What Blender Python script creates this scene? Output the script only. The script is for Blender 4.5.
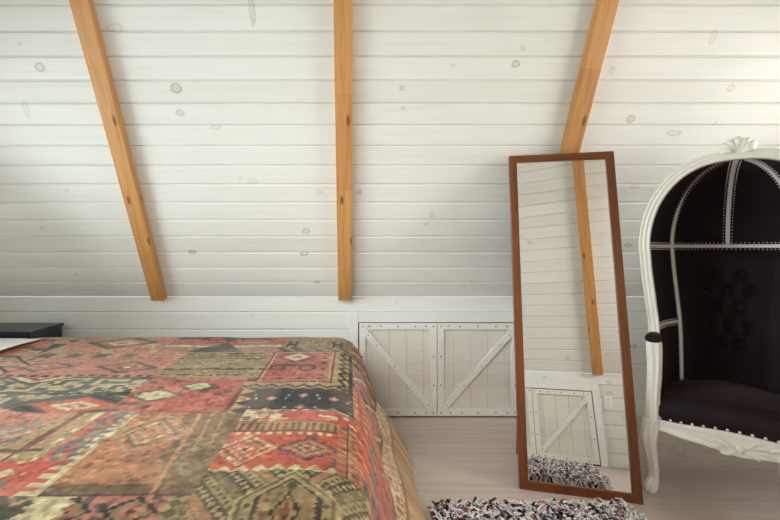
import bpy, bmesh, math, random
import numpy as np
from mathutils import Vector, Matrix

# ------------------------------------------------------------------ camera, world, light, exposure
SC = bpy.context.scene
COL = SC.collection
for o in list(bpy.data.objects):
    bpy.data.objects.remove(o)
F, PX, PY, H = 405.0, 350.0, 247.0, 1.2          # focal length in pixels, principal point, eye height
KY, FY = 2.859, -0.45                            # the two knee walls
KH = 0.847                                       # knee wall height
SL = math.radians(62.5)                          # roof slope
XL, XR = -2.60, 3.20                             # gable walls
cam = bpy.data.cameras.new('camera'); camo = bpy.data.objects.new('camera', cam); COL.objects.link(camo)
camo.location = (0, 0, H); camo.rotation_euler = (math.pi / 2, 0, 0)
cam.sensor_width = 36; cam.lens = F / 780 * 36
cam.shift_x = (390 - PX) / 780; cam.shift_y = (PY - 260) / 780
cam.clip_start = 0.02
SC.camera = camo
W = bpy.data.worlds.new('World'); SC.world = W; W.use_nodes = True
W.node_tree.nodes['Background'].inputs[0].default_value = (0.86, 0.93, 1.0, 1)
W.node_tree.nodes['Background'].inputs[1].default_value = 1.2
def area(name, loc, direction, sx, sy, power, col):
    l = bpy.data.lights.new(name, 'AREA'); l.shape = 'RECTANGLE'; l.size = sx; l.size_y = sy
    l.energy = power; l.color = col
    o = bpy.data.objects.new(name, l); COL.objects.link(o)
    o.location = loc; o.rotation_euler = Vector(direction).to_track_quat('-Z', 'Y').to_euler()
    return o
# daylight outside the two gable windows
area('daylight_right', (XR + 1.1, 0.9, 1.75), (-1, 0.06, -0.12), 3.0, 2.0, 315, (1.0, 0.965, 0.92))
area('daylight_left', (XL - 1.1, 1.0, 1.15), (1, 0.02, 0.0), 3.0, 2.0, 290, (0.83, 0.97, 1.0))
# fill light behind an unseen skylight, added to brighten lower walls and doors
area('added_fill_light', (-1.0, FY + 1.534 * math.cos(SL) - 0.75, KH + 1.534 * math.sin(SL) + 0.25), (0.62, 0.62, -0.62), 2.4, 1.6, 38, (1.0, 1.0, 1.0)).data.spread = math.radians(85)
SC.view_settings.view_transform = 'Standard'; SC.view_settings.look = 'None'
SC.view_settings.gamma = 1; SC.view_settings.use_curve_mapping = False
SC.view_settings.exposure = 0.0
SC.cycles.max_bounces = 12; SC.cycles.diffuse_bounces = 8; SC.cycles.use_denoising = True

rng = random.Random(7)
nrng = np.random.default_rng(11)

# ------------------------------------------------------------------ helpers
def lin(c):
    return tuple((x / 12.92 if x <= 0.04045 else ((x + 0.055) / 1.055) ** 2.4) for x in [v / 255 for v in c])
def lin4(c): return lin(c) + (1,)

class NT:
    """a small node-tree writer"""
    def __init__(s, name, rough=0.5, spec=0.4):
        s.m = bpy.data.materials.new(name); s.m.use_nodes = True
        s.t = s.m.node_tree; s.b = s.t.nodes['Principled BSDF']
        s.b.inputs['Roughness'].default_value = rough
        s.b.inputs['Specular IOR Level'].default_value = spec
    def n(s, typ, ins=None, **kw):
        nd = s.t.nodes.new(typ)
        for k, v in kw.items(): setattr(nd, k, v)
        for k, v in (ins or {}).items(): s.put(nd.inputs[k], v)
        return nd
    def put(s, sock, v):
        if isinstance(v, bpy.types.NodeSocket): s.t.links.new(v, sock)
        else: sock.default_value = v
    def math(s, op, a, b=0.0, c=None, clamp=False):
        nd = s.n('ShaderNodeMath', {0: a, 1: b}, operation=op); nd.use_clamp = clamp
        if c is not None: s.put(nd.inputs[2], c)
        return nd.outputs[0]
    def vmath(s, op, a, b=None, c=None):
        nd = s.n('ShaderNodeVectorMath', {0: a}, operation=op)
        if b is not None: s.put(nd.inputs[1], b)
        if c is not None: s.put(nd.inputs[2], c)
        return nd.outputs['Value'] if op in ('LENGTH', 'DOT_PRODUCT') else nd.outputs[0]
    def obj(s): return s.n('ShaderNodeTexCoord').outputs['Object']
    def mapping(s, v, scale=(1, 1, 1), loc=(0, 0, 0)):
        return s.n('ShaderNodeMapping', {'Vector': v, 'Scale': scale, 'Location': loc}).outputs[0]
    def noise(s, v, scale, detail=3, rough=0.5, out='Fac', dist=0.0):
        return s.n('ShaderNodeTexNoise', {'Vector': v, 'Scale': scale, 'Detail': detail, 'Roughness': rough, 'Distortion': dist}).outputs[out]
    def ramp(s, f, stops):
        r = s.n('ShaderNodeValToRGB', {'Fac': f}); e = r.color_ramp.elements
        while len(e) < len(stops): e.new(0.5)
        for i, (p, c) in enumerate(stops):
            e[i].position = p; e[i].color = c if len(c) == 4 else tuple(c) + (1,)
        return r.outputs[0]
    def maprange(s, v, a, b, c, d, smooth=False):
        nd = s.n('ShaderNodeMapRange', {0: v, 1: a, 2: b, 3: c, 4: d})
        if smooth: nd.interpolation_type = 'SMOOTHSTEP'
        return nd.outputs[0]
    def mix(s, f, a, b, mode='MIX'):
        nd = s.n('ShaderNodeMix', data_type='RGBA', blend_type=mode)
        s.put(nd.inputs[0], f); s.put(nd.inputs[6], a); s.put(nd.inputs[7], b)
        return nd.outputs[2]
    def bump(s, h, strength=0.2, dist=0.005):
        s.t.links.new(s.n('ShaderNodeBump', {'Height': h, 'Strength': strength, 'Distance': dist}).outputs[0], s.b.inputs['Normal'])
    def col(s, c): s.put(s.b.inputs['Base Color'], c)

def link(name, me, mat, parent=None, smooth=False, mw=None):
    if mat is not None: me.materials.append(mat)
    if smooth:
        me.polygons.foreach_set('use_smooth', [True] * len(me.polygons))
    o = bpy.data.objects.new(name, me); COL.objects.link(o)
    if parent is not None: o.parent = parent
    if mw is not None: o.matrix_local = mw
    return o
def tag(o, label=None, cat=None, group=None, kind=None):
    for k, v in (('label', label), ('category', cat), ('group', group), ('kind', kind)):
        if v: o[k] = v
    return o
def empty(name, loc=(0, 0, 0), rz=0.0, mw=None):
    o = bpy.data.objects.new(name, None); COL.objects.link(o); o.empty_display_size = 0.1
    if mw is not None: o.matrix_world = mw
    else: o.location = loc; o.rotation_euler = (0, 0, rz)
    return o

class MB:
    """collects vertices and faces for ONE mesh"""
    def __init__(s): s.v = []; s.f = []
    def add(s, v, f):
        k = len(s.v); s.v += [tuple(map(float, p)) for p in v]; s.f += [tuple(i + k for i in q) for q in f]
    def box(s, a, b):
        (x0, y0, z0), (x1, y1, z1) = a, b
        s.add([(x0, y0, z0), (x1, y0, z0), (x1, y1, z0), (x0, y1, z0), (x0, y0, z1), (x1, y0, z1), (x1, y1, z1), (x0, y1, z1)],
              [(0, 3, 2, 1), (4, 5, 6, 7), (0, 1, 5, 4), (1, 2, 6, 5), (2, 3, 7, 6), (3, 0, 4, 7)])
    def grid(s, P, cu=False, flip=False):
        P = np.asarray(P); n, m = P.shape[:2]
        f = []
        for i in range(n - 1):
            for j in range(m if cu else m - 1):
                q = (i * m + j, i * m + (j + 1) % m, (i + 1) * m + (j + 1) % m, (i + 1) * m + j)
                f.append(q[::-1] if flip else q)
        s.add(P.reshape(-1, 3), f)
    def sweep(s, path, section, scale=None, up=(0, 0, 1), caps=True, closed=False):
        """section: list of (side, up) points, or a list of such lists, swept along path"""
        path = np.asarray(path, float); n = len(path)
        rings = []
        for i in range(n):
            if closed: t = path[(i + 1) % n] - path[i - 1]
            else: t = path[min(i + 1, n - 1)] - path[max(i - 1, 0)]
            t = t / (np.linalg.norm(t) + 1e-12)
            u = np.asarray(up[i] if isinstance(up, list) else up, float)
            sd = np.cross(t, u); sd /= (np.linalg.norm(sd) + 1e-12)
            uu = np.cross(sd, t)
            sec = section[i] if isinstance(section[0][0], (tuple, list, np.ndarray)) else section
            k = 1 if scale is None else scale[i]
            rings.append([path[i] + k * (a * sd + b * uu) for a, b in sec])
        m = len(rings[0]); base = len(s.v)
        for r in rings: s.v += [tuple(map(float, p)) for p in r]
        for i in range(n if closed else n - 1):
            for j in range(m):
                i2 = (i + 1) % n
                s.f.append((base + i * m + j, base + i * m + (j + 1) % m, base + i2 * m + (j + 1) % m, base + i2 * m + j))
        if caps and not closed:
            s.f.append(tuple(base + j for j in range(m))[::-1])
            s.f.append(tuple(base + (n - 1) * m + j for j in range(m)))
    def ball(s, c, r, seg=8, rings=5, sc=(1, 1, 1)):
        P = []
        for i in range(rings + 1):
            th = math.pi * i / rings
            P.append([(c[0] + r * sc[0] * math.sin(th) * math.cos(2 * math.pi * j / seg), c[1] + r * sc[1] * math.sin(th) * math.sin(2 * math.pi * j / seg),
                       c[2] + r * sc[2] * math.cos(th)) for j in range(seg)])
        s.grid(P, cu=True, flip=True)
    def mesh(s, name):
        me = bpy.data.meshes.new(name); me.from_pydata(s.v, [], s.f); me.validate(); me.update()
        bm = bmesh.new(); bm.from_mesh(me); bmesh.ops.recalc_face_normals(bm, faces=bm.faces); bm.to_mesh(me); bm.free()
        return me
    def build(s, name, mat, parent=None, smooth=False, bevel=0, seg=2, mw=None):
        me = s.mesh(name)
        if bevel:
            bm = bmesh.new(); bm.from_mesh(me)
            bmesh.ops.bevel(bm, geom=list(bm.edges), offset=bevel, segments=seg, affect='EDGES', profile=0.6)
            bm.to_mesh(me); bm.free()
        return link(name, me, mat, parent, smooth, mw)

def circ(r, n=12, flute=0, depth=0.0, sx=1, sy=1):
    return [(r * sx * (1 + depth * math.cos(flute * 2 * math.pi * j / n)) * math.cos(2 * math.pi * j / n),
             r * sy * (1 + depth * math.cos(flute * 2 * math.pi * j / n)) * math.sin(2 * math.pi * j / n)) for j in range(n)]
def spline(pts, n):
    """Catmull-Rom through pts (any dimension)"""
    P = np.asarray(pts, float); P = np.vstack([2 * P[0] - P[1], P, 2 * P[-1] - P[-2]])
    out = []
    k = len(P) - 3
    for q in np.linspace(0, k, n):
        i = min(int(q), k - 1); t = q - i
        a, b, c, d = P[i:i + 4]
        out.append(0.5 * ((2 * b) + (c - a) * t + (2 * a - 5 * b + 4 * c - d) * t * t + (3 * b - a - 3 * c + d) * t ** 3))
    return np.array(out)
def frame(origin, x, y):
    x = Vector(x).normalized(); y = Vector(y).normalized(); z = x.cross(y)
    return Matrix(((x.x, y.x, z.x, origin[0]), (x.y, y.y, z.y, origin[1]), (x.z, y.z, z.z, origin[2]), (0, 0, 0, 1)))

# ------------------------------------------------------------------ materials
def white_boards(name, w, knots, base=(227, 226, 220), seed=0.0, streak=1.0):
    """whitewashed pine boards running along local x; board width w in local y"""
    t = NT(name, 0.42, 0.35)
    oc = t.obj()
    sep = t.n('ShaderNodeSeparateXYZ', {0: oc})
    bi = t.math('FLOOR', t.math('DIVIDE', sep.outputs[1], w))
    wn = t.n('ShaderNodeTexWhiteNoise', {'W': t.math('ADD', bi, seed)}, noise_dimensions='1D')
    off = t.n('ShaderNodeCombineXYZ', {0: t.math('MULTIPLY', wn.outputs[0], 37.0), 1: t.math('MULTIPLY', bi, 3.7), 2: seed}).outputs[0]
    v = t.vmath('ADD', oc, off)
    grain = t.noise(t.mapping(v, (1.6, 38, 1)), 1.0, 5, 0.62, dist=0.5)
    broad = t.noise(t.mapping(v, (0.9, 5.5, 1)), 1.0, 3, 0.55, dist=0.8)
    fine = t.noise(t.mapping(v, (5, 190, 1)), 1.0, 2, 0.5)
    b = lin(base)
    warm = (b[0] * 0.92, b[1] * 0.89, b[2] * 0.84, 1)
    grey = (b[0] * 0.86, b[1] * 0.875, b[2] * 0.86, 1)
    c = t.mix(t.maprange(grain, 0.42, 0.75, 0, 0.55 * streak, True), b + (1,), warm)
    c = t.mix(t.maprange(broad, 0.52, 0.80, 0, 0.6 * streak, True), c, grey)
    c = t.mix(t.maprange(fine, 0.35, 0.8, 0, 0.16), c, (b[0] * .8, b[1] * .78, b[2] * .72, 1))
    c = t.mix(1.0, c, t.ramp(wn.outputs[0], [(0, (0.94, 0.938, 0.93)), (0.5, (0.985, 0.985, 0.985)), (1, (1, 1, 1))]), 'MULTIPLY')
    wob = t.vmath('MULTIPLY_ADD', t.noise(oc, 26, 2, out='Color'), (0.014, 0.014, 0), (-0.007, -0.007, 0))
    kc = t.vmath('ADD', oc, wob)
    ring = None
    for (kx, ky, rx, ry, s) in knots:
        q = t.vmath('MULTIPLY_ADD', kc, (1 / rx, 1 / ry, 0), (-kx / rx, -ky / ry, 0))
        d = t.vmath('LENGTH', q)
        # a dark rim with a paler heart
        f = t.math('MULTIPLY', t.math('SUBTRACT', 1.0, t.math('MULTIPLY', t.math('ABSOLUTE', t.math('SUBTRACT', d, 0.72)), 3.0), clamp=True), s * .75)
        g = t.math('MULTIPLY', t.math('SUBTRACT', 1.0, t.math('MULTIPLY', d, 0.75), clamp=True), 0.36 * s)
        f = t.math('MAXIMUM', f, g)
        ring = f if ring is None else t.math('MAXIMUM', ring, f)
    if ring is not None:
        c = t.mix(ring, c, lin4((140, 130, 102)))
    t.col(c)
    t.bump(grain, 0.08, 0.002)
    return t.m

def beam_material(name, a, b, dark, axis_scale=(60, 2.2, 60), rough=0.38, joints=0):
    t = NT(name, rough, 0.45)
    oc = t.obj()
    wv = t.noise(t.mapping(oc, axis_scale), 1.0, 5, 0.6, dist=1.0)
    big = t.noise(t.mapping(oc, (9, 0.9, 9)), 1.0, 3, 0.5, dist=1.5)
    c = t.mix(t.maprange(wv, 0.35, 0.72, 0, 1, True), lin4(a), lin4(b))
    c = t.mix(t.maprange(big, 0.5, 0.8, 0, 0.55, True), c, lin4(dark))
    if joints:
        sp = t.n('ShaderNodeSeparateXYZ', {0: oc}); oi = t.n('ShaderNodeObjectInfo').outputs['Random']
        seg = t.math('FLOOR', t.math('ADD', t.math('DIVIDE', sp.outputs[1], joints), t.math('MULTIPLY', oi, 7.0)))
        wn = t.n('ShaderNodeTexWhiteNoise', {'Vector': t.n('ShaderNodeCombineXYZ', {0: seg, 1: t.math('MULTIPLY', oi, 50.0)}).outputs[0]}, noise_dimensions='2D')
        c = t.mix(1.0, c, t.ramp(wn.outputs[0], [(0, (.80, .76, .70)), (1, (1.0, 1.0, 1.0))]), 'MULTIPLY')
        vk = t.n('ShaderNodeTexVoronoi', {'Vector': t.mapping(oc, (9, 3.1, 9)), 'Scale': 1.0}).outputs['Distance']
        c = t.mix(t.maprange(vk, 0.05, 0.13, 0.8, 0, True), c, lin4((92, 52, 24)))
    t.col(c); t.bump(wv, 0.06, 0.002)
    return t.m

def plain(name, c, rough=0.5, spec=0.4, metal=0.0, noise=0.06, nscale=14.0, sheen=0.0):
    t = NT(name, rough, spec)
    f = t.noise(t.obj(), nscale, 4)
    l = lin(c)
    t.col(t.mix(f, tuple(x * (1 - noise) for x in l) + (1,), tuple(min(1, x * (1 + noise)) for x in l) + (1,)))
    t.b.inputs['Metallic'].default_value = metal
    if sheen:
        t.b.inputs['Sheen Weight'].default_value = sheen; t.b.inputs['Sheen Roughness'].default_value = 0.4
    return t.m

BW = 0.118   # roof board width
KW = 0.1228  # knee wall board width
NRM = (0, -math.sin(SL), -math.cos(SL))
def slope_knot(px, py):
    """where the view through a photograph point meets the roof boards, in board coordinates"""
    d = np.array([(px - PX) / F, 1, -(py - PY) / F]); n = np.array(NRM)
    o = np.array([0, 0, H]); p0 = np.array([0, KY, KH])
    t = ((p0 - o) @ n) / (d @ n); q = o + t * d - p0
    return q[0], q @ np.array([0, -math.cos(SL), math.sin(SL)])
kn = []
for px, py, rx, ry, s in [(40, 67, .028, .024, .75), (176, 88, .034, .030, .9), (180, 113, .024, .018, .75), (215, 127, .035, .012, .45), (192, 252, .030, .018, .95),
        (76, 275, .016, .014, .5), (67, 191, .013, .010, .5), (20, 44, .010, .009, .6), (115, 28, .05, .025, .35), (42, 227, .016, .010, .4), (26, 110, .02, .05, .32),
        (252, 10, .018, .075, .6), (402, 88, .016, .014, .75), (403, 108, .014, .012, .65), (306, 231, .028, .020, .8), (304, 254, .030, .016, .9), (317, 282, .024, .014, .75),
        (359, 192, .018, .018, .8), (432, 215, .02, .016, .55), (426, 224, .016, .012, .5), (453, 65, .014, .012, .4), (253, 181, .03, .02, .3), (319, 192, .022, .018, .4),
        (523, 48, .014, .013, .6), (516, 64, .024, .020, .85), (612, 70, .014, .02, .45), (631, 119, .026, .022, .8), (674, 133, .05, .018, .5), (731, 88, .022, .022, .45),
        (713, 37, .018, .04, .35), (715, 124, .014, .010, .45), (628, 245, .026, .017, .9), (635, 187, .03, .014, .5), (472, 282, .02, .010, .4), (240, 178, .012, .01, .4)]:
    x, y = slope_knot(px, py); kn.append((x, y, rx, ry, s))
M = {}
M['roof'] = white_boards('whitewashed_roof_boards', BW, kn, seed=1.0)
kn2 = [(rng.uniform(-2.6, 0.3), rng.uniform(0.05, 2.6), rng.uniform(.014, .03), rng.uniform(.012, .024), rng.uniform(.4, .9)) for _ in range(22)]
M['roof2'] = white_boards('whitewashed_roof_boards_opposite', BW, kn2, seed=5.0)
M['knee'] = white_boards('whitewashed_knee_wall_boards', KW, [(-0.69, .72, .016, .008, .5), (1.3, .70, .03, .015, .5), (2.0, .5, .026, .02, .7), (.33, .80, .012, .01, .5), (-1.48, .73, .014, .006, .4), (-.49, .62, .02, .008, .5)], seed=9.0, streak=0.7)
M['knee2'] = white_boards('whitewashed_opposite_wall_boards', KW, [(-1.53, .77, .026, .02, .6), (-1.52, .66, .03, .02, .7), (-.95, .79, .022, .015, .6), (-1.62, .45, .03, .02, .5)], seed=13.0)
M['gable'] = white_boards('whitewashed_gable_boards', KW, [], seed=21.0)
M['trim'] = white_boards('white_painted_trim', 5.0, [], base=(228, 229, 226), seed=3.0, streak=0.6)
M['doorplank'] = white_boards('whitewashed_door_planks', 0.096, [], base=(222, 218, 208), seed=2.0, streak=1.2)
M['doorframe'] = white_boards('whitewashed_door_frame', 0.6, [], base=(230, 228, 220), seed=8.0, streak=1.1)
M['pine'] = beam_material('golden_pine', (206, 154, 96), (186, 130, 74), (164, 106, 58), joints=.55)
M['mirror_frame'] = beam_material('red_brown_stained_wood', (118, 66, 30), (92, 48, 20), (74, 38, 16), (45, 2.0, 45), 0.28)
M['ivory'] = plain('ivory_lacquer', (234, 229, 219), 0.30, 0.5, noise=0.03)
M['tape'] = plain('white_braid', (246, 242, 236), 0.6, 0.3, noise=0.02)
M['nail'] = plain('pearl_nail_heads', (225, 218, 208), 0.2, 0.6, noise=0.02)
M['screw'] = plain('dark_screws', (44, 38, 34), 0.45, 0.5, metal=0.4)
M['black'] = plain('black_backing', (26, 24, 24), 0.7, 0.2)
M['linen'] = plain('white_linen', (232, 229, 224), 0.85, 0.15, noise=0.02, nscale=40)
M['nightstand'] = plain('dark_charcoal_lacquer', (44, 42, 52), 0.32, 0.5, noise=0.10, nscale=6)
M['plastic'] = plain('white_plastic', (236, 234, 228), 0.35, 0.5, noise=0.01)
t = NT('black_velvet', 0.75, 0.18)
f = t.noise(t.obj(), 9, 4, 0.6); g = t.noise(t.obj(), 420, 2)
t.col(t.mix(f, lin4((26, 17, 19)), lin4((43, 30, 32))))
t.b.inputs['Sheen Weight'].default_value = 0.26; t.b.inputs['Sheen Roughness'].default_value = 0.35
t.b.inputs['Sheen Tint'].default_value = lin4((190, 150, 150)); t.bump(g, 0.15, 0.001); M['velvet'] = t.m
t = NT('mirror_silver', 0.0, 0.5); t.b.inputs['Metallic'].default_value = 1.0
t.col((0.90, 0.89, 0.87, 1)); M['mirror'] = t.m
t = NT('window_glass', 0.0, 0.5)
fr = t.n('ShaderNodeFresnel', {'IOR': 1.45}); ms = t.n('ShaderNodeMixShader', {0: fr.outputs[0], 1: t.n('ShaderNodeBsdfTransparent').outputs[0], 2: t.n('ShaderNodeBsdfGlossy', {'Roughness': 0.0}).outputs[0]})
t.t.links.new(ms.outputs[0], t.t.nodes['Material Output'].inputs['Surface'])
M['glass'] = t.m
# floor: pale planks along x
t = NT('pale_floor_planks', 0.34, 0.45)
oc = t.obj(); sep = t.n('ShaderNodeSeparateXYZ', {0: oc})
row = t.math('DIVIDE', sep.outputs[1], 0.145); ri = t.math('FLOOR', row); rf = t.math('FRACT', row)
wn = t.n('ShaderNodeTexWhiteNoise', {'W': ri}, noise_dimensions='1D')
colx = t.math('ADD', t.math('DIVIDE', sep.outputs[0], 1.8), t.math('MULTIPLY', wn.outputs[0], 5.0)); cf = t.math('FRACT', colx)
wn2 = t.n('ShaderNodeTexWhiteNoise', {'Vector': t.n('ShaderNodeCombineXYZ', {0: ri, 1: t.math('FLOOR', colx)}).outputs[0]}, noise_dimensions='2D')
v = t.vmath('ADD', oc, t.n('ShaderNodeCombineXYZ', {0: t.math('MULTIPLY', wn2.outputs[0], 31.0), 1: ri}).outputs[0])
gr = t.noise(t.mapping(v, (1.5, 30, 1)), 1.0, 5, 0.6, dist=0.6)
c = t.mix(t.maprange(gr, 0.35, 0.75, 0, 1, True), lin4((200, 186, 176)), lin4((184, 169, 158)))
c = t.mix(1.0, c, t.ramp(wn2.outputs[0], [(0, (0.93, 0.925, 0.92)), (1, (1, 1, 1))]), 'MULTIPLY')
gap = t.math('MAXIMUM', t.math('LESS_THAN', rf, 0.016), t.math('LESS_THAN', cf, 0.0015))
c = t.mix(t.math('MULTIPLY', gap, 0.4), c, lin4((120, 104, 92)))
t.col(c); t.bump(gr, 0.04, 0.001); M['floor'] = t.m

# ------------------------------------------------------------------ the room
def struct(o, label=None):
    o['kind'] = 'structure'
    if label: o['label'] = label
    return o
def board_profile(y0, y1, w):
    pts = []
    y = y0
    while y < y1 - 1e-6:
        e = min(y1, (math.floor(y / w + 1e-6) + 1) * w)
        pts += [(y, -.009), (y + .0030, -.009), (y + .0050, -.0045), (y + .0095, 0), (e - .0055, 0), (e - .0005, -.0035)]
        y = e
    pts.append((y1, -.006))
    return pts
def boards(mb, x0, x1, y0, y1, w, back=-.03):
    pr = board_profile(y0, y1, w)
    ring = pr + [(y1, back), (y0, back)]
    n = len(ring)
    v = [(x0, a, b) for a, b in ring] + [(x1, a, b) for a, b in ring]
    f = [(i, (i + 1) % n, n + (i + 1) % n, n + i) for i in range(n)]
    f += [tuple(range(n))[::-1], tuple(range(n, 2 * n))]
    mb.add(v, f)
RIDGE_Y = (KY + FY) / 2
SLEN = (KY - RIDGE_Y) / math.cos(SL)
MW_ROOF = frame((0, KY, KH), (1, 0, 0), (0, -math.cos(SL), math.sin(SL)))
MW_ROOF2 = frame((0, FY, KH), (-1, 0, 0), (0, math.cos(SL), math.sin(SL)))
MW_KNEE = frame((0, KY, 0), (1, 0, 0), (0, 0, 1))
MW_KNEE2 = frame((0, FY, 0), (-1, 0, 0), (0, 0, 1))
fl = MB(); fl.box((XL - .1, FY - .1, -.06), (XR + .1, KY + .1, 0)); struct(fl.build('floor', M['floor']))
mb = MB(); boards(mb, XL, XR, 0, SLEN, BW); struct(mb.build('ceiling', M['roof'], mw=MW_ROOF), 'sloping ceiling of whitewashed pine boards')
mb = MB(); SKX0, SKX1, SK0, SK1 = .25, 1.85, 8 * BW, 18 * BW  # roof opening left for the added skylight
boards(mb, -XR, SKX0, 0, SLEN, BW); boards(mb, SKX1, -XL, 0, SLEN, BW); boards(mb, SKX0, SKX1, 0, SK0, BW); boards(mb, SKX0, SKX1, SK1, SLEN, BW)
struct(mb.build('ceiling_opposite', M['roof2'], mw=MW_ROOF2), 'opposite sloping ceiling of whitewashed boards')
# knee wall with the opening for the two access doors
OX0, OX1, OZ = 0.060, 1.188, 0.669
def knee_wall(name, mat, mw, x0, x1, ox0, ox1):
    m = MB()
    boards(m, x0, ox0, 0, KH, KW); boards(m, ox1, x1, 0, KH, KW); boards(m, ox0, ox1, OZ, KH, KW)
    o = struct(m.build(name, mat, mw=mw))
    bk = MB(); bk.box((ox0 - .01, 0, -.07), (ox1 + .01, OZ + .01, -.032)); bk.build('dark_cavity', M['black'], o)
    return o
knee_wall('wall_back', M['knee'], MW_KNEE, XL, XR, OX0, OX1)
RX0, RX1 = -1.366, -0.262            # opposite opening, in that wall's own x
knee_wall('wall_front', M['knee2'], MW_KNEE2, -XR, -XL, RX0, RX1)
# gables with window openings
def gable(name, x, sgn, wy0, wy1, wz0, wz1, wname):
    # built in local coordinates: local x along the wall, local y up, local z into the room
    mw = frame((x, 0, 0), (0, -sgn, 0), (0, 0, 1))
    def wl(y): return -sgn * y
    def half(z): return (KY - FY) / 2 if z <= KH else max(0.0, (KY - FY) / 2 - (z - KH) / math.tan(SL))
    top = KH + (KY - RIDGE_Y) * math.tan(SL)
    m = MB(); z = 0.0
    while z < top - .01:
        z1 = min(z + KW, top)
        h0, h1 = half(z), half(z1)
        spans = [(RIDGE_Y - h0, RIDGE_Y + h0, RIDGE_Y - h1, RIDGE_Y + h1)]
        if z1 > wz0 and z < wz1:
            spans = [(RIDGE_Y - h0, wy0, RIDGE_Y - h1, wy0), (wy1, RIDGE_Y + h0, wy1, RIDGE_Y + h1)]
        for a0, b0, a1, b1 in spans:
            g = .003
            V = [(wl(a0), z + g, 0), (wl(b0), z + g, 0), (wl(b1), z1, 0), (wl(a1), z1, 0)]
            V2 = [(p[0], p[1] - (g if i < 2 else 0), -.03) for i, p in enumerate(V)]
            m.add(V + V2, [(0, 1, 2, 3), (4, 7, 6, 5), (0, 4, 5, 1), (1, 5, 6, 2), (2, 6, 7, 3), (3, 7, 4, 0)])
        z = z1
    struct(m.build(name, M['gable'], mw=mw))
    wz0 = math.floor(wz0 / KW) * KW; wz1 = math.ceil(wz1 / KW) * KW
    wn_ = MB(); a, b = sorted((wl(wy0), wl(wy1))); c = .07
    for p, q in (((a, wz0), (a + c, wz1)), ((b - c, wz0), (b, wz1)), ((a + c, wz0), (b - c, wz0 + c)), ((a + c, wz1 - c), (b - c, wz1)), (((a + b) / 2 - .025, wz0 + c), ((a + b) / 2 + .025, wz1 - c))):
        wn_.box((p[0], p[1], -.06), (q[0], q[1], .02))
    w = struct(wn_.build(wname, M['trim'], mw=mw, bevel=.004))
    gl = MB(); gl.box((a + .02, wz0 + .02, -.032), (b - .02, wz1 - .02, -.028)); gl.build('pane', M['glass'], w)
gable('wall_right', XR, 1, 0.30, 2.10, 0.86, 2.20, 'window_1')
gable('wall_left', XL, -1, 0.05, 2.08, 0.62, 1.96, 'window_2')

m = MB()
for p, q in (((SKX0 - .01, SK0 - .01), (SKX0 + .06, SK1 + .01)), ((SKX1 - .06, SK0 - .01), (SKX1 + .01, SK1 + .01)), ((SKX0 + .06, SK0 - .01), (SKX1 - .06, SK0 + .06)), ((SKX0 + .06, SK1 - .06), (SKX1 - .06, SK1 + .01))):
    m.box((p[0], p[1], -.06), (q[0], q[1], .02))
w3 = struct(m.build('added_skylight', M['trim'], mw=MW_ROOF2, bevel=.004))  # made-up skylight frame, there only to let the fill light in
m = MB(); m.box((SKX0 + .03, SK0 + .03, -.032), (SKX1 - .03, SK1 - .03, -.028)); m.build('pane', M['glass'], w3)
# casing round the access doors
def casing(num, mw, x0, x1):
    m = MB(); m.box((x0 - .066, 0, .0005), (x0 - .004, OZ + .075, .022)); struct(m.build('trim_%d' % num, M['trim'], mw=mw, bevel=.003))
    m = MB(); m.box((x1 + .004, 0, .0005), (x1 + .066, OZ + .075, .022)); struct(m.build('trim_%d' % (num + 1), M['trim'], mw=mw, bevel=.003))
    m = MB(); m.box((x0 - .004, OZ + .003, .0005), (x1 + .004, OZ + .075, .022)); struct(m.build('trim_%d' % (num + 2), M['trim'], mw=mw, bevel=.003))
casing(1, MW_KNEE, OX0, OX1)
casing(4, MW_KNEE2, RX0, RX1)

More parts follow.
